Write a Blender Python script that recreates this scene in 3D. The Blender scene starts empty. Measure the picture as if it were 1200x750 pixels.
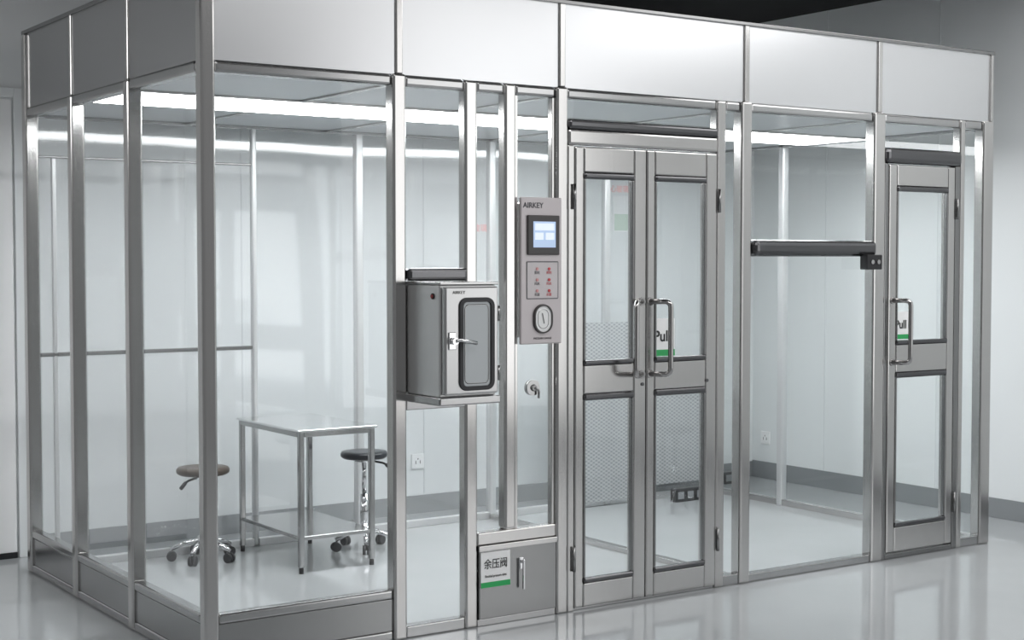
import bpy, bmesh, math
from mathutils import Vector, Matrix

scene = bpy.context.scene
COL = scene.collection
try:
    scene.view_settings.view_transform = 'Standard'
except Exception:
    pass

# ------------------------------------------------------------------ materials
def new_mat(name):
    m = bpy.data.materials.new(name); m.use_nodes = True
    nt = m.node_tree
    b = nt.nodes['Principled BSDF']
    return m, nt, b

def plain(name, col, rough=0.5, metal=0.0, emit=0.0, ecol=None, spec=0.5):
    m, nt, b = new_mat(name)
    b.inputs['Base Color'].default_value = (*col, 1)
    b.inputs['Roughness'].default_value = rough
    b.inputs['Metallic'].default_value = metal
    b.inputs['Specular IOR Level'].default_value = spec
    if emit > 0:
        b.inputs['Emission Color'].default_value = (*(ecol or col), 1)
        b.inputs['Emission Strength'].default_value = emit
    n = nt.nodes.new('ShaderNodeTexNoise'); n.inputs['Scale'].default_value = 12
    r = nt.nodes.new('ShaderNodeMapRange')
    r.inputs['To Min'].default_value = max(0.0, rough - 0.03); r.inputs['To Max'].default_value = min(1, rough + 0.03)
    nt.links.new(n.outputs['Fac'], r.inputs['Value']); nt.links.new(r.outputs['Result'], b.inputs['Roughness'])
    return m

def brushed(name, col, rough=0.3, metal=1.0, stretch=(40, 40, 1.0), amt=0.02, cv=0.03):
    m, nt, b = new_mat(name)
    tc = nt.nodes.new('ShaderNodeTexCoord')
    mp = nt.nodes.new('ShaderNodeMapping'); mp.inputs['Scale'].default_value = stretch
    n = nt.nodes.new('ShaderNodeTexNoise'); n.inputs['Scale'].default_value = 3; n.inputs['Detail'].default_value = 2
    nt.links.new(tc.outputs['Object'], mp.inputs['Vector']); nt.links.new(mp.outputs['Vector'], n.inputs['Vector'])
    r = nt.nodes.new('ShaderNodeMapRange')
    r.inputs['To Min'].default_value = rough - amt; r.inputs['To Max'].default_value = rough + amt
    nt.links.new(n.outputs['Fac'], r.inputs['Value']); nt.links.new(r.outputs['Result'], b.inputs['Roughness'])
    cr = nt.nodes.new('ShaderNodeMix'); cr.data_type = 'RGBA'
    cr.inputs['A'].default_value = (*[c * (1 - cv) for c in col], 1); cr.inputs['B'].default_value = (*[min(1, c * (1 + cv)) for c in col], 1)
    nt.links.new(n.outputs['Fac'], cr.inputs['Factor']); nt.links.new(cr.outputs['Result'], b.inputs['Base Color'])
    b.inputs['Metallic'].default_value = metal
    return m

def glass_mat(name, base=0.04, edge=0.5, tint=(0.95, 0.97, 0.97), haze=0.0, wave=0.0, rough=0.02):
    m = bpy.data.materials.new(name); m.use_nodes = True
    nt = m.node_tree; nt.nodes.clear()
    out = nt.nodes.new('ShaderNodeOutputMaterial')
    tr = nt.nodes.new('ShaderNodeBsdfTransparent'); tr.inputs['Color'].default_value = (*tint, 1)
    gl = nt.nodes.new('ShaderNodeBsdfGlossy'); gl.inputs['Roughness'].default_value = rough
    gl.inputs['Color'].default_value = (1, 1, 1, 1)
    df = nt.nodes.new('ShaderNodeBsdfDiffuse'); df.inputs['Color'].default_value = (0.9, 0.92, 0.93, 1)
    lw = nt.nodes.new('ShaderNodeLayerWeight'); lw.inputs['Blend'].default_value = 0.5
    pw = nt.nodes.new('ShaderNodeMath'); pw.operation = 'POWER'; pw.inputs[1].default_value = 3.0
    ma = nt.nodes.new('ShaderNodeMath'); ma.operation = 'MULTIPLY_ADD'; ma.inputs[1].default_value = edge; ma.inputs[2].default_value = base
    nt.links.new(lw.outputs['Facing'], pw.inputs[0]); nt.links.new(pw.outputs[0], ma.inputs[0])
    mx = nt.nodes.new('ShaderNodeMixShader'); nt.links.new(ma.outputs[0], mx.inputs['Fac'])
    mh = nt.nodes.new('ShaderNodeMixShader'); mh.inputs['Fac'].default_value = haze
    nt.links.new(tr.outputs[0], mh.inputs[1]); nt.links.new(df.outputs[0], mh.inputs[2])
    nt.links.new(mh.outputs[0], mx.inputs[1]); nt.links.new(gl.outputs[0], mx.inputs[2])
    if wave > 0:
        tc = nt.nodes.new('ShaderNodeTexCoord')
        mp = nt.nodes.new('ShaderNodeMapping'); mp.inputs['Scale'].default_value = (1.0, 1.0, 0.12)
        n = nt.nodes.new('ShaderNodeTexNoise'); n.inputs['Scale'].default_value = 2.0; n.inputs['Detail'].default_value = 0
        bp = nt.nodes.new('ShaderNodeBump'); bp.inputs['Strength'].default_value = 1.0; bp.inputs['Distance'].default_value = wave
        nt.links.new(tc.outputs['Object'], mp.inputs['Vector']); nt.links.new(mp.outputs['Vector'], n.inputs['Vector'])
        nt.links.new(n.outputs['Fac'], bp.inputs['Height']); nt.links.new(bp.outputs['Normal'], gl.inputs['Normal'])
    nt.links.new(mx.outputs[0], out.inputs['Surface'])
    return m

def perforated_mat():
    m, nt, b = new_mat('perforated_steel')
    tc = nt.nodes.new('ShaderNodeTexCoord')
    sp = nt.nodes.new('ShaderNodeSeparateXYZ'); nt.links.new(tc.outputs['Object'], sp.inputs[0])
    def s(out, k):
        a = nt.nodes.new('ShaderNodeMath'); a.operation = 'MULTIPLY'; a.inputs[1].default_value = k
        nt.links.new(out, a.inputs[0])
        c = nt.nodes.new('ShaderNodeMath'); c.operation = 'SINE'; nt.links.new(a.outputs[0], c.inputs[0])
        return c.outputs[0]
    mu = nt.nodes.new('ShaderNodeMath'); mu.operation = 'MULTIPLY'
    nt.links.new(s(sp.outputs['X'], 2*math.pi/0.040), mu.inputs[0]); nt.links.new(s(sp.outputs['Z'], 2*math.pi/0.024), mu.inputs[1])
    gt = nt.nodes.new('ShaderNodeMapRange'); gt.inputs['From Min'].default_value = -0.3; gt.inputs['From Max'].default_value = 0.7
    nt.links.new(mu.outputs[0], gt.inputs['Value'])
    mx = nt.nodes.new('ShaderNodeMix'); mx.data_type = 'RGBA'
    mx.inputs['A'].default_value = (0.44, 0.455, 0.46, 1); mx.inputs['B'].default_value = (0.25, 0.26, 0.27, 1)
    nt.links.new(gt.outputs['Result'], mx.inputs['Factor']); nt.links.new(mx.outputs['Result'], b.inputs['Base Color'])
    b.inputs['Roughness'].default_value = 0.5; b.inputs['Metallic'].default_value = 0.1
    return m

STEEL = brushed('brushed_steel', (0.58, 0.57, 0.56), 0.18, 1.0)
STEEL_H = brushed('brushed_steel_horizontal', (0.45, 0.45, 0.45), 0.20, 1.0, (1.0, 40, 40))
STEEL_M = brushed('mid_steel', (0.28, 0.28, 0.28), 0.25, 1.0)
STEEL_D = brushed('dark_steel', (0.14, 0.14, 0.145), 0.22, 1.0, (1.0, 40, 40))
STEEL_T = brushed('table_steel', (0.74, 0.745, 0.75), 0.16, 1.0, (1.0, 40, 40))
STEEL_B = brushed('pale_back_post_steel', (0.66, 0.67, 0.675), 0.35, 0.65)
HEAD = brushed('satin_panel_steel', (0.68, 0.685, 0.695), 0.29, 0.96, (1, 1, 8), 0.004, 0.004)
HEAD_SHADED = brushed('shaded_side_panel_steel', (0.46, 0.46, 0.465), 0.28, 1.0, (1, 1, 8), 0.004, 0.004)  # darker copy of HEAD: shade of the left face put into the colour
BASEP = brushed('base_panel_steel', (0.36, 0.36, 0.36), 0.22, 1.0, (1.0, 1.0, 40), 0.01, 0.01)
CHROME = plain('chrome', (0.72, 0.72, 0.73), 0.08, 1.0)
HANDLE = plain('polished_handle_steel', (0.45, 0.44, 0.435), 0.12, 1.0)
GLASS = glass_mat('clear_glass', 0.035, 0.45, (0.965, 0.98, 0.98))
GLASSB = glass_mat('acrylic_sheet', 0.085, 0.4, (0.955, 0.965, 0.97), 0.10, 0.04, 0.06)
BLACK = plain('black_plastic', (0.015, 0.015, 0.017), 0.35)
BEZEL = plain('bezel_plastic', (0.05, 0.045, 0.045), 0.35)
RUBBER = plain('dark_rubber', (0.035, 0.035, 0.038), 0.55)
DGLASS = plain('pass_box_window_glass', (0.27, 0.29, 0.30), 0.12, 0.3)
WHITE = plain('white_plastic', (0.86, 0.86, 0.86), 0.4)
CEILP = brushed('filter_ceiling_panel', (0.55, 0.57, 0.59), 0.3, 0.4, (3, 3, 3), 0.03, 0.04)
LAMP = plain('lamp_diffuser', (1, 1, 1), 0.5, 0, 13.0, (0.98, 0.99, 1.0))
PERF = perforated_mat()
PINK = plain('control_panel_face', (0.55, 0.51, 0.52), 0.35, 0.2)
SCREEN = plain('lcd_screen', (0.5, 0.6, 0.75), 0.3, 0, 0.45, (0.36, 0.50, 0.78))
SCRW = plain('lcd_white', (0.8, 0.88, 1), 0.3, 0, 0.42)
RED = plain('red_print', (0.60, 0.06, 0.07), 0.4)
PALER = plain('pale_red_print', (0.66, 0.32, 0.32), 0.4)
GREEN = plain('green_print', (0.03, 0.42, 0.12), 0.4)
PALEG = plain('pale_green_print', (0.55, 0.68, 0.57), 0.5)
INK = plain('black_ink', (0.012, 0.012, 0.012), 0.5)
GREYINK = plain('grey_ink', (0.07, 0.07, 0.08), 0.5)
CUSH = plain('stool_cushion', (0.012, 0.015, 0.02), 0.3)
CUSHL = plain('stool_cushion_brown', (0.07, 0.052, 0.04), 0.4)

def wall_mat():
    m, nt, b = new_mat('wall_paint')
    n = nt.nodes.new('ShaderNodeTexNoise'); n.inputs['Scale'].default_value = 1.2
    mx = nt.nodes.new('ShaderNodeMix'); mx.data_type = 'RGBA'
    mx.inputs['A'].default_value = (0.74, 0.76, 0.765, 1); mx.inputs['B'].default_value = (0.77, 0.79, 0.795, 1)
    nt.links.new(n.outputs['Fac'], mx.inputs['Factor']); nt.links.new(mx.outputs['Result'], b.inputs['Base Color'])
    b.inputs['Roughness'].default_value = 0.4
    return m
def floor_mat():
    m, nt, b = new_mat('epoxy_floor')
    tc = nt.nodes.new('ShaderNodeTexCoord')
    n = nt.nodes.new('ShaderNodeTexNoise'); n.inputs['Scale'].default_value = 2.5; n.inputs['Detail'].default_value = 4
    nt.links.new(tc.outputs['Object'], n.inputs['Vector'])
    mx = nt.nodes.new('ShaderNodeMix'); mx.data_type = 'RGBA'
    mx.inputs['A'].default_value = (0.38, 0.395, 0.405, 1); mx.inputs['B'].default_value = (0.42, 0.435, 0.445, 1)
    nt.links.new(n.outputs['Fac'], mx.inputs['Factor']); nt.links.new(mx.outputs['Result'], b.inputs['Base Color'])
    r = nt.nodes.new('ShaderNodeMapRange'); r.inputs['To Min'].default_value = 0.05; r.inputs['To Max'].default_value = 0.13
    nt.links.new(n.outputs['Fac'], r.inputs['Value']); nt.links.new(r.outputs['Result'], b.inputs['Roughness'])
    b.inputs['Specular IOR Level'].default_value = 0.8
    return m
WALL = wall_mat(); FLOOR = floor_mat()
CEILD = plain('dark_ceiling', (0.006, 0.006, 0.007), 0.9)
SKIRT = plain('grey_skirting', (0.23, 0.24, 0.25), 0.35)
SEAM = plain('wall_seam', (0.66, 0.68, 0.69), 0.5)

# ------------------------------------------------------------------ mesh helpers
def obj_from_bm(name, bm, mat, parent=None, smooth=False):
    me = bpy.data.meshes.new(name); bm.to_mesh(me); bm.free()
    if smooth:
        for p in me.polygons: p.use_smooth = True
    for mm in (mat if isinstance(mat, (list, tuple)) else [mat]): me.materials.append(mm)
    o = bpy.data.objects.new(name, me); COL.objects.link(o)
    if parent is not None:
        o.parent = parent
        o.matrix_parent_inverse = parent.matrix_world.inverted()
    return o

def add_box(bm, x0, x1, y0, y1, z0, z1, bevel=0.0, mi=0):
    x0, x1 = sorted((x0, x1)); y0, y1 = sorted((y0, y1)); z0, z1 = sorted((z0, z1))
    vs = [bm.verts.new(p) for p in [(x0,y0,z0),(x1,y0,z0),(x1,y1,z0),(x0,y1,z0),(x0,y0,z1),(x1,y0,z1),(x1,y1,z1),(x0,y1,z1)]]
    fs = [bm.faces.new([vs[i] for i in f]) for f in [(0,3,2,1),(4,5,6,7),(0,1,5,4),(1,2,6,5),(2,3,7,6),(3,0,4,7)]]
    for f in fs: f.material_index = mi
    if bevel > 0:
        es = list({e for f in fs for e in f.edges})
        r = bmesh.ops.bevel(bm, geom=es, offset=bevel, segments=3, affect='EDGES', profile=0.5)
        for f in r['faces']: f.material_index = mi

def box(name, b, mat, parent=None, bevel=0.004):
    bm = bmesh.new(); add_box(bm, *b, bevel=bevel)
    return obj_from_bm(name, bm, mat, parent)

def boxes(name, bl, mat, parent=None, bevel=0.004):
    bm = bmesh.new()
    for b in bl:
        add_box(bm, *b[:6], bevel=bevel, mi=(b[6] if len(b) > 6 else 0))
    return obj_from_bm(name, bm, mat, parent)

def quad(name, pts, mat, parent=None):
    bm = bmesh.new(); bm.faces.new([bm.verts.new(p) for p in pts])
    return obj_from_bm(name, bm, mat, parent)

def paneXZ(name, x0, x1, z0, z1, y, mat, parent):
    return quad(name, [(x0,y,z0),(x1,y,z0),(x1,y,z1),(x0,y,z1)], mat, parent)
def paneYZ(name, y0, y1, z0, z1, x, mat, parent):
    return quad(name, [(x,y1,z0),(x,y0,z0),(x,y0,z1),(x,y1,z1)], mat, parent)

def add_cyl(bm, p0, p1, r0, r1=None, seg=20, caps=True):
    r1 = r0 if r1 is None else r1
    p0 = Vector(p0); p1 = Vector(p1); d = (p1 - p0)
    q = d.to_track_quat('Z', 'Y').to_matrix()
    a = []; b = []
    for i in range(seg):
        t = 2 * math.pi * i / seg
        o = q @ Vector((math.cos(t), math.sin(t), 0))
        a.append(bm.verts.new(p0 + o * r0)); b.append(bm.verts.new(p1 + o * r1))
    for i in range(seg):
        j = (i + 1) % seg
        f = bm.faces.new([a[i], a[j], b[j], b[i]]); f.smooth = True
    if caps:
        bm.faces.new(list(reversed(a))); bm.faces.new(b)

def cyl(name, p0, p1, r, mat, parent=None, seg=24):
    bm = bmesh.new(); add_cyl(bm, p0, p1, r, seg=seg)
    return obj_from_bm(name, bm, mat, parent)

def revolve(name, prof, center, mat, parent=None, seg=32):
    bm = bmesh.new(); rings = []
    for (r, z) in prof:
        rings.append([bm.verts.new((center[0] + r*math.cos(2*math.pi*i/seg), center[1] + r*math.sin(2*math.pi*i/seg), center[2] + z)) for i in range(seg)])
    for a, b in zip(rings, rings[1:]):
        for i in range(seg):
            j = (i+1) % seg; bm.faces.new([a[i], a[j], b[j], b[i]])
    bm.faces.new(list(reversed(rings[0]))); bm.faces.new(rings[-1])
    return obj_from_bm(name, bm, mat, parent, smooth=True)

def add_tube(bm, pts, r, seg=14):
    pts = [Vector(p) for p in pts]
    cl = [pts[0]]
    for p in pts[1:]:
        if (p - cl[-1]).length > 1e-5: cl.append(p)
    pts = cl; rings = []
    up = None
    for i, p in enumerate(pts):
        if i == 0: d = pts[1] - p
        elif i == len(pts) - 1: d = p - pts[-2]
        else: d = (pts[i+1] - p).normalized() + (p - pts[i-1]).normalized()
        d.normalize()
        if up is None:
            up = d.orthogonal().normalized()
        else:
            up = (up - d * up.dot(d)).normalized()
        s = d.cross(up)
        rings.append([bm.verts.new(p + (up*math.cos(2*math.pi*k/seg) + s*math.sin(2*math.pi*k/seg)) * r) for k in range(seg)])
    for a, b in zip(rings, rings[1:]):
        for k in range(seg):
            j = (k+1) % seg; f = bm.faces.new([a[k], a[j], b[j], b[k]]); f.smooth = True
    bm.faces.new(list(reversed(rings[0]))); bm.faces.new(rings[-1])

def round_path(pts, rad, n=6):
    pts = [Vector(p) for p in pts]; out = [pts[0]]
    for i in range(1, len(pts)-1):
        p = pts[i]
        la = (pts[i-1]-p).length; lb = (pts[i+1]-p).length
        rr = min(rad, la*0.48, lb*0.48)
        a = (pts[i-1]-p).normalized()*rr; b = (pts[i+1]-p).normalized()*rr
        for k in range(n+1):
            t = k/n; out.append((p+a)*(1-t)**2 + p*2*t*(1-t) + (p+b)*t*t)
    out.append(pts[-1]); return out

def empty(name, loc, label, cat, group=None):
    e = bpy.data.objects.new(name, None); COL.objects.link(e); e.location = loc
    e.empty_display_size = 0.1
    e['label'] = label; e['category'] = cat
    if group: e['group'] = group
    bpy.context.view_layer.update()
    return e

def text(name, body, size, loc, mat, parent, align='CENTER', rot=(math.pi/2, 0, 0), bold=0.0, xs=1.0):
    cu = bpy.data.curves.new(name, 'FONT'); cu.body = body; cu.size = size
    cu.align_x = align; cu.align_y = 'CENTER'; cu.extrude = 0.0004; cu.offset = bold
    t = bpy.data.objects.new(name, cu); COL.objects.link(t)
    t.location = loc; t.rotation_euler = rot; t.scale = (xs, 1, 1)
    bpy.context.view_layer.update()
    dg = bpy.context.evaluated_depsgraph_get()
    me = bpy.data.meshes.new_from_object(t.evaluated_get(dg))
    me.transform(t.matrix_world)
    COL.objects.unlink(t); bpy.data.objects.remove(t)
    me.materials.clear(); me.materials.append(mat)
    o = bpy.data.objects.new(name, me); COL.objects.link(o)
    if parent is not None:
        o.parent = parent; o.matrix_parent_inverse = parent.matrix_world.inverted()
    return o

def structure(o, label=None):
    o['kind'] = 'structure'
    return o

# ------------------------------------------------------------------ room
RX = 5.25; BY = 2.6; CZ = 3.23; LX = -4.0; FY = -8.0
structure(box('floor', (LX, RX+0.1, FY, BY+0.1, -0.1, 0), FLOOR, bevel=0))
structure(box('wall_back', (LX, RX+0.1, BY, BY+0.1, 0, CZ), WALL, bevel=0))
structure(box('wall_right', (RX, RX+0.1, FY, BY, 0, CZ), WALL, bevel=0))
structure(box('ceiling', (LX, RX+0.1, -1.5, BY+0.1, CZ, CZ+0.1), CEILD, bevel=0))
structure(box('baseboard_back', (0.08, RX, BY-0.012, BY, 0, 0.11), SKIRT, bevel=0.002))
structure(box('baseboard_right', (RX-0.012, RX, FY, BY-0.012, 0, 0.12), SKIRT, bevel=0.002))
k = 1
for x in (1.3, 2.5, 3.7, 4.9):
    structure(box('trim_%d' % k, (x-0.003, x+0.003, BY-0.003, BY, 0.12, CZ), SEAM, bevel=0)); k += 1
for y in (1.9, 0.95, 0.0, -0.95, -1.9, -2.85):
    structure(box('trim_%d' % k, (RX-0.003, RX, y-0.003, y+0.003, 0.12, CZ), SEAM, bevel=0)); k += 1
structure(boxes('door_1', [(-0.95, 0.02, BY-0.012, BY, 0.03, 2.38)], [WHITE], bevel=0.003))
structure(boxes('trim_%d' % k, [(0.03, 0.075, BY-0.018, BY, 0, 2.44), (-1.01, -0.96, BY-0.018, BY, 0, 2.44), (-0.96, 0.03, BY-0.018, BY, 2.39, 2.44)], WALL, bevel=0.003)); k += 1
structure(box('trim_%d' % k, (-0.95, 0.02, BY-0.02, BY, 0, 0.03), BLACK, bevel=0.002))

# ------------------------------------------------------------------ booth
XE = 4.54; YB = 2.2; ZT = 2.68; ZH = 2.30; ZS = 0.21
booth = empty('clean_room_booth', (XE/2, YB/2, 0), 'large stainless steel framed glass clean room booth with bright steel header', 'clean room booth')

def post(x0, x1, y0, y1, z0=0.0, z1=ZT-0.015, mat=None):
    return box('post', (x0, x1, y0, y1, z0, z1), mat or STEEL, booth, 0.010)

post(-0.028, 0.030, -0.01, 0.048)
FP = [(0.789, 0.85), (1.604, 1.665), (2.688, 2.755), (3.60, 3.683), (4.455, 4.54)]
for a, b_ in FP[:-1]:
    post(a, b_, -0.016, 0.05, 0, ZH+0.004)
    c = (a+b_)/2 + 0.004
    box('header_joint', (c-0.016, c+0.016, -0.010, 0.04, ZH+0.004, ZT-0.015), STEEL, booth, 0.005)
post(4.455, 4.54, -0.016, 0.05, 0, ZH+0.004)
box('header_joint', (4.515, 4.54, -0.010, 0.04, ZH+0.004, ZT-0.015), STEEL, booth, 0.005)
for a, b_ in [(1.135, 1.196), (1.335, 1.392)]: post(a, b_, -0.012, 0.045, 0.0 if a < 1.2 else 0.40, ZH)
post(2.535, 2.592, -0.012, 0.045, 0, ZH)
post(4.27, 4.31, -0.012, 0.045, 0, ZH)
for y in (0.776, 1.503):
    post(-0.035, 0.03, y-0.028, y+0.028, 0, ZH)
    box('header_joint', (-0.028, 0.02, y-0.014, y+0.014, ZH, ZT-0.015), STEEL, booth, 0.005)
post(-0.035, 0.03, YB-0.03, YB+0.03)
post(1.175, 1.205, YB-0.018, YB+0.018, 0, ZH, STEEL_B)
for x in (1.83, 2.73, 3.6): post(x-0.024, x+0.024, YB-0.024, YB+0.024, 0, ZH, STEEL_B)
post(XE-0.06, XE, YB-0.03, YB+0.03)
post(XE-0.05, XE, 1.535, 1.585, 0, ZH, STEEL_B)

hj = [0.030] + [v for a, b_ in FP[:-1] for v in ((a+b_)/2+0.004-0.016, (a+b_)/2+0.004+0.016)] + [4.515]
for a, b_ in zip(hj[::2], hj[1::2]):
    box('header_panel', (a, b_, 0.0, 0.02, ZH, ZT-0.015), HEAD, booth, 0.002)
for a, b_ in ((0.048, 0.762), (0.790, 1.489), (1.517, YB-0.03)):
    box('header_panel', (-0.02, 0.0, a, b_, ZH, ZT-0.015), HEAD_SHADED, booth, 0.002)
box('header_panel', (0.03, XE-0.06, YB, YB+0.02, ZH, ZT-0.015), HEAD, booth, 0.002)
box('header_panel', (XE-0.03, XE-0.01, 0.05, YB-0.03, ZH, ZT-0.015), HEAD, booth, 0.002)
boxes('top_rail', [(-0.032, XE+0.003, -0.014, 0.04, ZT-0.018, ZT), (-0.032, 0.03, 0.04, YB, ZT-0.018, ZT), (-0.032, XE+0.003, YB, YB+0.03, ZT-0.018, ZT), (XE-0.05, XE+0.003, 0.04, YB, ZT-0.018, ZT)], STEEL_M, booth, 0.003)
box('roof_panel', (0.03, XE-0.05, 0.04, YB, ZT-0.035, ZT-0.01), CEILP, booth, 0)
for a, b_ in ((0.030, 0.789), (0.85, 1.135), (1.196, 1.335), (1.392, 1.604), (1.665, 2.535), (2.592, 2.688), (2.755, 3.60), (3.683, 4.27), (4.31, 4.455)):
    box('header_rail', (a, b_, -0.006, 0.045, ZH-0.045, ZH), STEEL_H, booth, 0.012)
for a, b_ in ((0.048, 0.748), (0.804, 1.475), (1.531, YB-0.03)):
    box('header_rail', (-0.028, 0.025, a, b_, ZH-0.045, ZH), STEEL_H, booth, 0.012)
box('header_rail', (0.03, XE-0.06, YB-0.025, YB+0.02, ZH-0.045, ZH), STEEL_H, booth, 0.004)
box('header_rail', (XE-0.05, XE-0.01, 0.05, YB-0.03, ZH-0.045, ZH), STEEL_H, booth, 0.004)

def base_front(x0, x1):
    box('sill_rail', (x0, x1, -0.006, 0.045, ZS-0.04, ZS), STEEL_H, booth, 0.010)
    box('base_panel', (x0, x1, 0.0, 0.03, 0.04, ZS-0.04), BASEP, booth, 0.002)
    box('bottom_rail', (x0, x1, -0.006, 0.045, 0.0, 0.04), STEEL_H, booth, 0.008)
base_front(0.030, 0.789)
for a, b_ in ((0.048, 0.748), (0.804, 1.475), (1.531, YB-0.03)):
    box('sill_rail', (-0.028, 0.025, a, b_, ZS-0.04, ZS), STEEL_H, booth, 0.010)
    box('base_panel', (-0.022, 0.01, a, b_, 0.04, ZS-0.04), BASEP, booth, 0.002)
    box('bottom_rail', (-0.028, 0.025, a, b_, 0, 0.04), STEEL_H, booth, 0.008)
for a, b_ in ((0.048, 0.748), (0.804, 1.475), (1.531, YB-0.03)):
    paneYZ('glass_pane', a, b_, ZS, ZH-0.045, 0.0, GLASS, booth)
paneXZ('glass_pane', 0.030, 0.789, ZS, ZH-0.045, 0.02, GLASS, booth)
# bay B
paneXZ('glass_pane', 0.85, 1.135, 1.52, ZH-0.045, 0.02, GLASS, booth)
box('pass_opening_frame', (0.85, 1.135, -0.035, 0.045, 1.468, 1.52), STEEL_D, booth, 0.015)
box('pass_opening_frame', (0.85, 1.135, -0.01, 0.045, 0.94, 0.98), STEEL_H, booth, 0.004)
paneXZ('glass_pane', 0.85, 1.135, 0.05, 0.94, 0.02, GLASS, booth)
box('bottom_rail', (0.85, 1.135, -0.006, 0.045, 0, 0.05), STEEL_H, booth, 0.006)
# bay C / D
paneXZ('glass_pane', 1.196, 1.335, 0.40, ZH-0.045, 0.02, GLASS, booth)
paneXZ('glass_pane', 1.392, 1.604, 1.82, ZH-0.045, 0.02, GLASS, booth)
paneXZ('glass_pane', 1.392, 1.604, 0.40, 1.19, 0.02, GLASS, booth)
box('cross_rail', (1.196, 1.604, -0.010, 0.045, 0.345, 0.40), STEEL, booth, 0.006)
box('bottom_rail', (1.196, 1.604, -0.006, 0.045, 0, 0.03), STEEL_H, booth, 0.003)
box('glazing_frame', (1.392, 1.408, 0.0, 0.03, 0.40, ZH-0.045), STEEL, booth, 0.002)
box('glazing_frame', (1.588, 1.604, 0.0, 0.03, 0.40, ZH-0.045), STEEL, booth, 0.002)
box('valve_cabinet', (1.20, 1.602, -0.016, 0.045, 0.03, 0.343), brushed('cabinet_steel', (0.30, 0.30, 0.30), 0.20, 1.0, (40, 40, 1.0), 0.02, 0.04), booth, 0.004)
box('cabinet_frame', (1.196, 1.604, -0.022, -0.014, 0.322, 0.345), STEEL, booth, 0.002)
bm = bmesh.new()
add_box(bm, 1.402, 1.424, -0.022, -0.016, 0.225, 0.275, 0.002)
add_cyl(bm, (1.413, -0.02, 0.258), (1.413, -0.038, 0.258), 0.008, seg=14)
add_box(bm, 1.408, 1.418, -0.044, -0.034, 0.140, 0.270, 0.003)
obj_from_bm('handle', bm, CHROME, booth)

# double door
box('door_header', (1.665, 2.535, -0.018, 0.05, 2.055, 2.125), STEEL, booth, 0.012)
box('transom_frame', (1.665, 2.535, -0.024, 0.05, 2.125, 2.168), STEEL_D, booth, 0.014)
paneXZ('glass_pane', 1.665, 2.535, 2.168, ZH-0.045, 0.02, GLASS, booth)
box('door_jamb', (1.665, 1.702, -0.012, 0.05, 0.0, 2.055), STEEL, booth, 0.006)
box('threshold', (1.702, 2.535, 0.0, 0.045, 0.0, 0.012), STEEL_H, booth, 0.002)

def leaf(x0, x1, z0, z1, gx0, gx1, gz, parent, hinge_x):
    dr = bpy.data.objects.new('door', None); COL.objects.link(dr); dr.location = ((x0+x1)/2, 0, z0)
    dr.parent = parent; dr.matrix_parent_inverse = parent.matrix_world.inverted(); dr.empty_display_size = 0.1
    bpy.context.view_layer.update()
    y0, y1 = -0.014, 0.035
    boxes('door_frame', [(x0, gx0, y0, y1, z0, z1), (gx1, x1, y0, y1, z0, z1),
        (gx0, gx1, y0, y1, z0, gz[0]), (gx0, gx1, y0, y1, gz[1], gz[2]), (gx0, gx1, y0, y1, gz[3], z1)], STEEL, dr, 0.007)
    w = 0.022
    for (a, b_) in ((gz[0], gz[1]), (gz[2], gz[3])):
        box('glazing_bead', (gx0, gx1, -0.022, 0.008, b_-w*1.3, b_), STEEL_D, dr, 0.010)
        box('glazing_bead', (gx0, gx1, -0.022, 0.008, a, a+w), STEEL_D, dr, 0.008)
        box('glazing_bead', (gx0, gx0+0.012, -0.016, 0.008, a+w, b_-w*1.3), STEEL_M, dr, 0.004)
        box('glazing_bead', (gx1-0.012, gx1, -0.016, 0.008, a+w, b_-w*1.3), STEEL_M, dr, 0.004)
        paneXZ('door_glass', gx0+0.005, gx1-0.005, a+0.005, b_-0.005, 0.012, GLASS, dr)
    for z in (z0+0.22, z1-0.22):
        bm = bmesh.new(); add_cyl(bm, (hinge_x, -0.022, z-0.055), (hinge_x, -0.022, z+0.055), 0.007, seg=12)
        add_box(bm, hinge_x-0.008, hinge_x+0.008, -0.018, -0.012, z-0.045, z+0.045, 0.001)
        obj_from_bm('hinge', bm, STEEL_M, dr)
    return dr

def pull(x, z0, z1, parent, dx=0.0, out=0.08, r=0.0125, y=-0.014):
    bm = bmesh.new()
    add_tube(bm, round_path([(x, y, z0), (x+dx, y-out, z0), (x+dx, y-out, z1), (x, y, z1)], 0.03, 8), r, 16)
    add_cyl(bm, (x, y, z0), (x, y-0.006, z0), 0.019); add_cyl(bm, (x, y, z1), (x, y-0.006, z1), 0.019)
    return obj_from_bm('handle', bm, HANDLE, parent)

dl = leaf(1.704, 2.106, 0.014, 2.05, 1.752, 2.035, (0.12, 0.96, 1.088, 1.938), booth, 1.695)
dr_ = leaf(2.110, 2.533, 0.014, 2.05, 2.157, 2.467, (0.12, 0.96, 1.088, 1.938), booth, 2.542)
pull(2.080, 1.035, 1.365, dl, dx=-0.095)
pull(2.130, 1.035, 1.365, dr_, dx=0.055)
for x, p_ in ((2.085, dl), (2.475, dr_)):
    cyl('lock_cylinder', (x, -0.012, 0.99), (x, -0.018, 0.99), 0.008, STEEL_D, p_)
paneXZ('glass_pane', 2.592, 2.688, 0.05, ZH-0.045, 0.02, GLASS, booth)
box('bottom_rail', (2.592, 2.688, -0.006, 0.045, 0, 0.05), STEEL_H, booth, 0.003)
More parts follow.
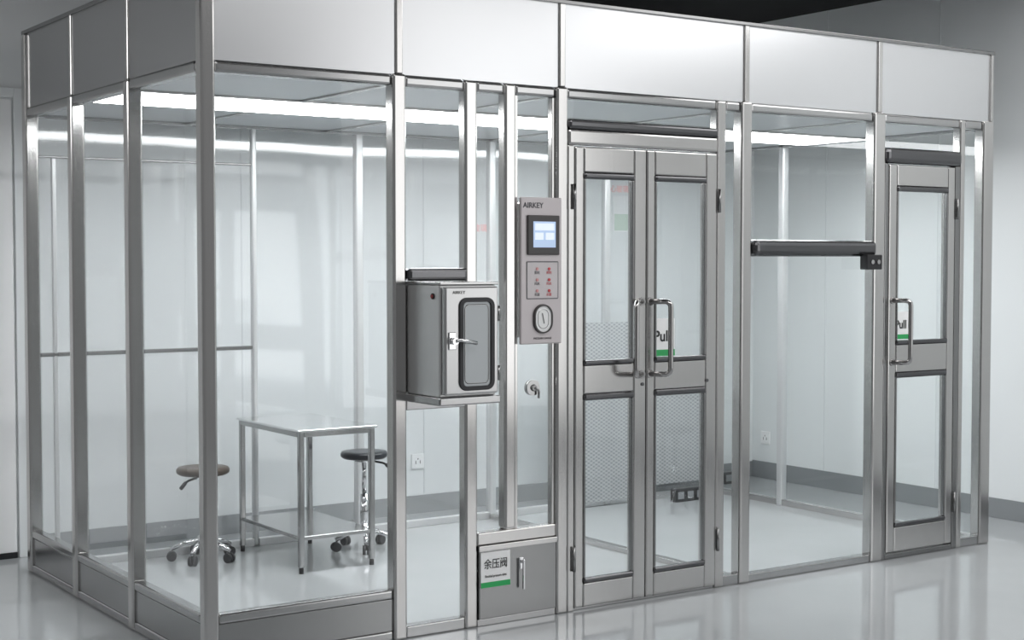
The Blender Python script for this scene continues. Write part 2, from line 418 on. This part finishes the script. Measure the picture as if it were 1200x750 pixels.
# bay E
paneXZ('glass_pane', 2.755, 3.60, 1.65, ZH-0.045, 0.02, GLASS, booth)
paneXZ('glass_pane', 2.755, 3.60, 0.04, 1.565, 0.02, GLASS, booth)
box('bottom_rail', (2.755, 3.60, -0.006, 0.045, 0, 0.04), STEEL_H, booth, 0.005)
box('curtain_track', (2.755, 3.60, -0.045, 0.045, 1.57, 1.65), STEEL_D, booth, 0.026)
# single door bay
box('door_header', (3.683, 4.27, -0.03, 0.05, 2.05, 2.13), STEEL_D, booth, 0.024)
paneXZ('glass_pane', 3.683, 4.27, 2.13, ZH-0.045, 0.02, GLASS, booth)
ds = leaf(3.715, 4.226, 0.035, 2.045, 3.774, 4.172, (0.165, 0.97, 1.115, 1.935), booth, 4.238)
boxes('door_jamb', [(3.683, 3.712, -0.012, 0.05, 0.0, 2.05), (4.23, 4.27, -0.012, 0.05, 0.0, 2.05), (3.712, 4.23, -0.012, 0.05, 0, 0.03)], STEEL_M, booth, 0.006)
pull(3.748, 1.025, 1.345, ds, dx=0.045)
paneXZ('glass_pane', 4.31, 4.455, 0.05, ZH-0.045, 0.02, GLASS, booth)
box('bottom_rail', (4.31, 4.455, -0.006, 0.045, 0, 0.05), STEEL_H, booth, 0.003)

for a, b_ in ((0.03, 1.175), (1.205, 1.806), (1.854, 2.706), (2.754, 3.576), (3.624, XE-0.06)):
    paneXZ('back_sheet', a, b_, 0.04, ZH-0.045, YB, GLASSB, booth)
    box('bottom_rail', (a, b_, YB-0.02, YB+0.02, 0, 0.04), STEEL_B, booth, 0.003)
box('cross_rail', (0.03, 1.175, YB-0.012, YB+0.015, 1.07, 1.09), STEEL_M, booth, 0.003)
box('cross_rail', (0.03, 1.175, YB-0.012, YB+0.015, 2.06, 2.072), STEEL_M, booth, 0.003)
box('glazing_frame', (0.10, 0.12, YB-0.012, YB+0.015, 0.04, 2.06), STEEL_B, booth, 0.003)
for a, b_ in ((0.05, 1.535), (1.585, YB-0.03)):
    paneYZ('side_sheet', a, b_, 0.04, ZH-0.045, XE-0.025, GLASS, booth)
    box('bottom_rail', (XE-0.05, XE-0.01, a, b_, 0, 0.04), STEEL, booth, 0.003)
paneYZ('partition_pane', 0.05, YB-0.03, 0.03, ZH-0.045, 2.72, GLASS, booth)
box('bottom_rail', (2.70, 2.74, 0.05, YB-0.03, 0, 0.03), STEEL, booth, 0.003)
for a, b_, c, d2 in ((3.32, 3.90, 0.03, 1.16), (3.93, 4.46, 0.10, 0.74)):
    bm = bmesh.new(); add_box(bm, a, b_, YB-0.05, YB-0.035, c, d2)
    obj_from_bm('perforated_return_grille', bm, PERF, booth)

cx_ = [0.03, 0.82, 1.63, 2.72, 3.64, XE-0.06]
for a, b_ in zip(cx_, cx_[1:]):
    for y0, y1 in ((0.05, 0.84), (1.42, YB-0.03)):
        box('ceiling_panel', (a+0.015, b_-0.015, y0+0.01, y1-0.01, 2.27, 2.285), CEILP, booth, 0.003)
    box('lamp_panel', (a+0.012, b_-0.012, 0.87, 1.39, 2.262, 2.275), LAMP, booth, 0.002)
bl = [(0.03, XE-0.06, 0.835, 0.865, 2.262, 2.30), (0.03, XE-0.06, 1.395, 1.425, 2.262, 2.30)]
for x in cx_[1:-1]: bl.append((x-0.014, x+0.014, 0.05, 0.835, 2.262, 2.30)); bl.append((x-0.014, x+0.014, 1.425, YB-0.03, 2.262, 2.30))
boxes('ceiling_grid', bl, STEEL, booth, 0.002)

# ------------------------------------------------------------------ pass box
pb = empty('pass_box', (0.98, -0.14, 0.985), 'stainless steel pass-through box with windowed door on the booth wall', 'pass box')
PX0, PX1, PY0, PZ0, PZ1 = 0.853, 1.118, -0.262, 0.99, 1.455
PBS = brushed('pass_box_steel', (0.52, 0.52, 0.52), 0.28, 0.97, amt=0.01, cv=0.015)
PBB = brushed('pass_box_body_steel', (0.66, 0.66, 0.66), 0.30, 0.9, amt=0.01, cv=0.015)
boxes('body', [(PX0, PX1, PY0, 0.12, PZ0+0.02, PZ1)], PBB, pb, 0.006)
box('base_flange', (PX0-0.012, PX1+0.012, PY0-0.022, 0.0, PZ0-0.012, PZ0+0.02), STEEL_H, pb, 0.006)
box('top_flange', (PX0-0.004, PX1+0.008, PY0-0.012, 0.0, PZ1, PZ1+0.012), STEEL_H, pb, 0.003)
pd = bpy.data.objects.new('door', None); COL.objects.link(pd); pd.location = (0.98, PY0, 1.0)
pd.parent = pb; pd.matrix_parent_inverse = pb.matrix_world.inverted(); bpy.context.view_layer.update()
box('door_panel', (PX0+0.008, PX1-0.004, PY0-0.03, PY0-0.002, PZ0+0.03, PZ1-0.008), PBS, pd, 0.008)
def rrect(bm, x0, x1, z0, z1, r, y, ins=0.0, seg=6):
    vs = []
    for cx, cz, a0 in ((x1-r, z1-r, 0), (x0+r, z1-r, 90), (x0+r, z0+r, 180), (x1-r, z0+r, 270)):
        for k in range(seg+1):
            t = math.radians(a0 + 90*k/seg)
            vs.append(bm.verts.new((cx+(r-ins)*math.cos(t), y, cz+(r-ins)*math.sin(t))))
    return vs
def rring(name, x0, x1, z0, z1, r, w, yb, yf, mat, parent):
    bm = bmesh.new()
    A = rrect(bm, x0, x1, z0, z1, r, yb); B = rrect(bm, x0, x1, z0, z1, r, yf, 0.002)
    C = rrect(bm, x0, x1, z0, z1, r, yf, w); D = rrect(bm, x0, x1, z0, z1, r, yb, w)
    n = len(A)
    for P, Q in ((A, B), (B, C), (C, D)):
        for i in range(n):
            j = (i+1) % n; bm.faces.new([P[i], P[j], Q[j], Q[i]])
    bmesh.ops.recalc_face_normals(bm, faces=bm.faces)
    return obj_from_bm(name, bm, mat, parent)
rring('window_gasket', 0.925, 1.092, 1.035, 1.405, 0.035, 0.018, PY0-0.030, PY0-0.038, RUBBER, pd)
bm = bmesh.new(); bm.faces.new(rrect(bm, 0.936, 1.081, 1.046, 1.394, 0.03, PY0-0.0315)); obj_from_bm('window_glass', bm, DGLASS, pd)
rring('window_trim', 0.950, 1.067, 1.062, 1.378, 0.02, 0.004, PY0-0.032, PY0-0.034, STEEL_M, pd)
bm = bmesh.new()
add_cyl(bm, (0.893, PY0-0.03, 1.235), (0.893, PY0-0.06, 1.235), 0.014)
add_tube(bm, round_path([(0.893, PY0-0.055, 1.235), (0.915, PY0-0.06, 1.24), (0.99, PY0-0.06, 1.225)], 0.01), 0.008)
add_box(bm, 0.876, 0.910, PY0-0.036, PY0-0.03, 1.20, 1.27, 0.003)
obj_from_bm('handle', bm, CHROME, pd)
for z in (1.10, 1.34):
    cyl('hinge', (PX1+0.001, PY0-0.022, z-0.03), (PX1+0.001, PY0-0.022, z+0.03), 0.007, STEEL_M, pd)
cyl('button_ring', (PX0+0.003, -0.215, 1.41), (PX0-0.004, -0.215, 1.41), 0.012, BLACK, pb)
ib = cyl('indicator_button', (PX0+0.003, -0.215, 1.41), (PX0-0.008, -0.215, 1.41), 0.007, plain('dark_red', (0.25, 0.03, 0.03), 0.4), pb); ib['label'] = 'small dark red indicator button'
text('logo_text', 'AIRKEY', 0.018, (0.925, PY0-0.031, 1.425), INK, pb)

# ------------------------------------------------------------------ control panel
cp = empty('control_panel', (1.51, 0, 1.19), 'pinkish grey control panel with lit touch screen and pressure gauge', 'control panel')
box('panel_body', (1.402, 1.618, -0.032, -0.0165, 1.192, 1.822), PINK, cp, 0.005)
box('panel_housing', (1.42, 1.60, -0.017, 0.05, 1.22, 1.80), STEEL, cp, 0.004)
Y = -0.032
text('logo_text', 'AIRKEY', 0.032, (1.466, Y-0.001, 1.786), GREYINK, cp, bold=0.0006)
box('screen_bezel', (1.432, 1.600, Y-0.010, Y, 1.575, 1.745), BEZEL, cp, 0.004)
box('screen', (1.460, 1.577, Y-0.0115, Y-0.008, 1.607, 1.718), SCREEN, cp, 0)
for b_ in [(1.468, 1.568, 1.680, 1.710), (1.468, 1.512, 1.640, 1.670), (1.524, 1.568, 1.640, 1.670)]:
    box('screen_field', (b_[0], b_[1], Y-0.0125, Y-0.0115, b_[2], b_[3]), SCRW, cp, 0)
rring('key_plate', 1.430, 1.600, 1.385, 1.548, 0.006, 0.005, Y, Y-0.003, STEEL_D, cp)
box('key_plate_face', (1.434, 1.596, Y-0.002, Y, 1.389, 1.544), plain('key_face', (0.62, 0.58, 0.59), 0.4), cp, 0)
for i, x in enumerate((1.485, 1.548)):
    for j, z in enumerate((1.515, 1.468, 1.421)):
        bm = bmesh.new(); add_cyl(bm, (x, Y-0.002, z), (x, Y-0.006, z), 0.0065, seg=12); obj_from_bm('button', bm, RED if i == 1 else PALER, cp)
        text('key_caption', ('照明', '风机', '杀菌')[j], 0.014, (x, Y-0.0025, z-0.017), GREYINK if i == 0 else RED, cp)
gc = (1.515, 1.300)
rring('gauge_rim', gc[0]-0.050, gc[0]+0.050, gc[1]-0.064, gc[1]+0.064, 0.0495, 0.008, Y, Y-0.012, BEZEL, cp)
bm = bmesh.new(); bm.faces.new(rrect(bm, gc[0]-0.043, gc[0]+0.043, gc[1]-0.057, gc[1]+0.057, 0.0425, Y-0.007)); obj_from_bm('gauge_dial', bm, WHITE, cp)
rring('gauge_scale', gc[0]-0.029, gc[0]+0.029, gc[1]-0.043, gc[1]+0.043, 0.0285, 0.003, Y-0.007, Y-0.008, STEEL_M, cp)
bm = bmesh.new(); add_cyl(bm, (gc[0]+0.004, Y-0.009, gc[1]-0.020), (gc[0]-0.006, Y-0.009, gc[1]+0.025), 0.0015, seg=6)
obj_from_bm('gauge_needle', bm, INK, cp)
text('caption', 'PRESSURE GAUGE', 0.012, (1.515, Y-0.001, 1.216), INK, cp)

pv = empty('relief_valve_knob', (1.50, 0.03, 0.99), 'round steel valve knob fixed through the narrow glass pane', 'valve')
bm = bmesh.new()
add_cyl(bm, (1.50, 0.035, 1.0), (1.50, 0.012, 1.0), 0.034, seg=32)
obj_from_bm('valve_rose', bm, STEEL_H, pv)
bm = bmesh.new()
add_cyl(bm, (1.50, 0.013, 1.0), (1.50, 0.002, 1.0), 0.016, 0.012, seg=24)
add_tube(bm, round_path([(1.50, 0.002, 1.0), (1.520, 0.0, 0.988), (1.518, 0.0, 0.955)], 0.012), 0.005, 10)
obj_from_bm('valve_lever', bm, STEEL_M, pv)

# ------------------------------------------------------------------ signs
s = empty('sign', (1.28, -0.0165, 0.165), 'white label with black characters and green stripe on the steel cabinet', 'sign')
SIGNW = plain('sign_white', (0.95, 0.95, 0.95), 0.6)
box('sign_board', (1.206, 1.356, -0.0195, -0.0165, 0.165, 0.315), SIGNW, s, 0.001)
box('green_stripe', (1.206, 1.356, -0.0205, -0.0195, 0.165, 0.188), GREEN, s, 0)
text('lettering', '余压阀', 0.045, (1.281, -0.021, 0.262), INK, s, bold=0.0002, xs=0.90)
text('small_lettering', 'Residual pressure valve', 0.0155, (1.281, -0.021, 0.213), INK, s, xs=0.75)
def pull_sign(x0, x1, z0, z1, px):
    y = 0.0105
    s = empty('sign', ((x0+x1)/2, y, z0), 'white door sign reading Pull with green band on glass', 'sign', 'door pull signs')
    box('sign_board', (x0, x1, y-0.003, y, z0, z1), SIGNW, s, 0.001)
    box('green_band', (x0, x1, y-0.004, y-0.003, z0, z0+(z1-z0)*0.17), GREEN, s, 0)
    text('lettering', 'Pull', (x1-x0)*0.54, (px, y-0.0045, z0+(z1-z0)*0.52), INK, s, align='LEFT', bold=0.0012)
pull_sign(2.165, 2.295, 1.112, 1.285, 2.168)
pull_sign(3.787, 3.90, 1.142, 1.285, 3.789)
nb = empty('notice', (4.04, BY, 1.75), 'pale green and white notice on the back wall', 'notice')
box('notice_board', (3.97, 4.11, BY-0.005, BY, 1.74, 1.98), WHITE, nb, 0.001)
box('notice_print', (3.98, 4.10, BY-0.006, BY-0.005, 1.75, 1.86), PALEG, nb, 0)
for x, z in ((2.60, 1.74), (3.68, 2.00)):
    w = empty('warning_lettering', (x, YB, z), 'small red warning characters on the clear back sheet', 'lettering', 'red warning lettering')
    text('characters', '小心玻璃', 0.050, (x, YB-0.004, z), PALER, w)

def socket(loc, axis):
    s = empty('wall_socket', loc, 'white square wall power socket above the skirting', 'socket', 'wall sockets')
    x, y, z = loc
    if axis == 'y':
        box('face_plate', (x-0.043, x+0.043, y-0.012, y, z-0.045, z+0.045), WHITE, s, 0.003)
        boxes('socket_slots', [(x-0.018, x-0.013, y-0.0125, y-0.0115, z-0.015, z+0.005), (x+0.013, x+0.018, y-0.0125, y-0.0115, z-0.015, z+0.005), (x-0.003, x+0.003, y-0.0125, y-0.0115, z+0.01, z+0.02)], INK, s, 0)
    else:
        box('face_plate', (x-0.012, x, y-0.043, y+0.043, z-0.045, z+0.045), WHITE, s, 0.003)
        boxes('socket_slots', [(x-0.0125, x-0.0115, y-0.018, y-0.013, z-0.015, z+0.005), (x-0.0125, x-0.0115, y+0.013, y+0.018, z-0.015, z+0.005), (x-0.0125, x-0.0115, y-0.003, y+0.003, z+0.01, z+0.02)], INK, s, 0)
socket((2.45, BY, 0.32), 'y'); socket((RX, 2.46, 0.29), 'x')

sb = empty('switch_box', (3.55, -0.05, 1.51), 'small black switch box with two buttons under the dark track', 'switch')
box('housing', (3.495, 3.605, -0.070, -0.0165, 1.505, 1.580), BLACK, sb, 0.006)
for x in (3.528, 3.572):
    bm = bmesh.new(); add_cyl(bm, (x, -0.070, 1.543), (x, -0.077, 1.543), 0.011); obj_from_bm('button', bm, HANDLE, sb)

for x0, x1, n_, lab in ((4.02, 4.34, 4, 'black power strip with grey outlets lying on the floor'), (4.80, 4.90, 1, 'small black power adapter on the floor')):
    ps = empty('power_strip', ((x0+x1)/2, 2.03, 0), lab, 'power strip')
    yy = 2.0 if x0 < 4.5 else 2.4
    box('casing', (x0, x1, yy, yy+0.06, 0, 0.085), BLACK, ps, 0.006)
    w = (x1-x0)/n_
    for i in range(n_):
        box('outlet', (x0+w*i+0.015, x0+w*(i+1)-0.015, yy-0.003, yy, 0.02, 0.065), SKIRT, ps, 0.001)

# ------------------------------------------------------------------ table
tb = empty('work_table', (1.27, 1.75, 0), 'stainless steel work table with lower shelf and square legs', 'table')
TX0, TX1, TY0, TY1, TZ = 1.05, 1.475, 1.375, 2.10, 0.715
box('table_top', (TX0-0.008, TX1+0.008, TY0-0.008, TY1+0.008, TZ-0.012, TZ), STEEL_T, tb, 0.003)
t = 0.028
for x in (TX0, TX1-t):
    for y in (TY0, TY1-t):
        box('leg', (x, x+t, y, y+t, 0.03, TZ-0.012), STEEL_H, tb, 0.005)
        cyl('foot', (x+t/2, y+t/2, 0), (x+t/2, y+t/2, 0.03), 0.012, BLACK, tb)
boxes('apron', [(TX0+t, TX1-t, TY0, TY0+0.02, TZ-0.037, TZ-0.012), (TX0+t, TX1-t, TY1-0.02, TY1, TZ-0.037, TZ-0.012), (TX0, TX0+0.02, TY0+t, TY1-t, TZ-0.037, TZ-0.012), (TX1-0.02, TX1, TY0+t, TY1-t, TZ-0.037, TZ-0.012)], STEEL_H, tb, 0.002)
boxes('shelf', [(TX0+0.005, TX1-0.005, TY0+0.005, TY1-0.005, 0.165, 0.185)], STEEL_H, tb, 0.003)

# ------------------------------------------------------------------ stools
def stool(x, y, h, r, cush, label, lever_ang, rot0):
    s = empty('stool', (x, y, 0), label, 'stool', 'round stools')
    revolve('seat', [(r*0.9, h-0.038), (r, h-0.028), (r*1.01, h-0.012), (r*0.95, h-0.002), (r*0.6, h), (0.01, h-0.002)], (x, y, 0), cush, s, 36)
    bm = bmesh.new()
    add_cyl(bm, (x, y, 0.10), (x, y, 0.30), 0.022); add_cyl(bm, (x, y, 0.30), (x, y, h-0.05), 0.013); add_cyl(bm, (x, y, h-0.055), (x, y, h-0.038), 0.055)
    add_cyl(bm, (x, y, 0.085), (x, y, 0.125), 0.032)
    obj_from_bm('gas_post', bm, CHROME, s)
    a = lever_ang; dx, dy = math.cos(a), math.sin(a)
    bm = bmesh.new()
    add_tube(bm, round_path([(x+dx*.03, y+dy*.03, h-0.05), (x+dx*.12, y+dy*.12, h-0.06), (x+dx*.155, y+dy*.155, h-0.085)], 0.02), 0.006, 8)
    add_tube(bm, [(x+dx*.13, y+dy*.13, h-0.067), (x+dx*.165, y+dy*.165, h-0.093)], 0.010, 8)
    obj_from_bm('height_lever', bm, BLACK, s)
    bm = bmesh.new()
    for i in range(5):
        t_ = rot0 + 2*math.pi*i/5; cx, cy = math.cos(t_), math.sin(t_)
        add_tube(bm, [(x+cx*.02, y+cy*.02, 0.105), (x+cx*.1, y+cy*.1, 0.09), (x+cx*.165, y+cy*.165, 0.062)], 0.012, 10)
        add_cyl(bm, (x+cx*.158, y+cy*.158, 0.07), (x+cx*.158, y+cy*.158, 0.045), 0.008, seg=10)
    obj_from_bm('star_base', bm, CHROME, s)
    for i in range(5):
        t_ = rot0 + 2*math.pi*i/5; cx, cy = math.cos(t_), math.sin(t_); px, py = -cy, cx
        bm = bmesh.new(); cxx, cyy = x+cx*.162, y+cy*.162
        for sgn in (-1, 1):
            add_cyl(bm, (cxx+px*.004*sgn, cyy+py*.004*sgn, 0.025), (cxx+px*.018*sgn, cyy+py*.018*sgn, 0.025), 0.025, seg=18)
        add_box(bm, cxx-0.008, cxx+0.008, cyy-0.008, cyy+0.008, 0.025, 0.052, 0.002)
        obj_from_bm('caster', bm, RUBBER, s)
    return s
stool(0.80, 1.985, 0.485, 0.135, CUSHL, 'round brown stool with chrome star base near the glass', math.radians(205), 0.2)
stool(1.63, 1.775, 0.53, 0.125, CUSH, 'round dark stool on chrome star base beside the steel table', math.radians(-55), 0.5)

# ------------------------------------------------------------------ lights
def area(name, loc, sx, sy, power, target=None, col=(1, 1, 1)):
    l = bpy.data.lights.new(name, 'AREA'); l.shape = 'RECTANGLE'; l.size = sx; l.size_y = sy; l.energy = power; l.color = col
    o = bpy.data.objects.new(name, l); COL.objects.link(o); o.location = loc
    if target is not None:
        o.rotation_euler = (Vector(target)-Vector(loc)).to_track_quat('-Z', 'Y').to_euler()
    return o
area('ceiling_or_fill_light', (1.0, -2.6, 3.6), 5.0, 1.2, 70)
area('ceiling_or_fill_light', (4.2, -1.5, 3.2), 1.5, 2.5, 38)
area('ceiling_or_fill_light', (-2.9, 0.3, 3.0), 1.4, 1.4, 36, (-0.6, 2.6, 1.0))  # added fill aimed at the left back wall, not a ceiling lamp
area('added_softbox', (5.1, -4.9, 2.0), 3.4, 3.4, 64, (2.4, 0, 1.4))  # added softbox, not a window: brightens reflections in the front steel
w = bpy.data.worlds.new('world'); scene.world = w; w.use_nodes = True
bg = w.node_tree.nodes['Background']; bg.inputs['Color'].default_value = (0.82, 0.84, 0.86, 1); bg.inputs['Strength'].default_value = 0.24

cam = bpy.data.cameras.new('camera'); co = bpy.data.objects.new('camera', cam); COL.objects.link(co)
cam.sensor_width = 36; cam.lens = 1754.0/1200*36
co.location = (-2.2278, -5.2744, 1.5534)
co.rotation_euler = (math.pi/2 - 0.0401, 0, -0.5997)
scene.camera = co
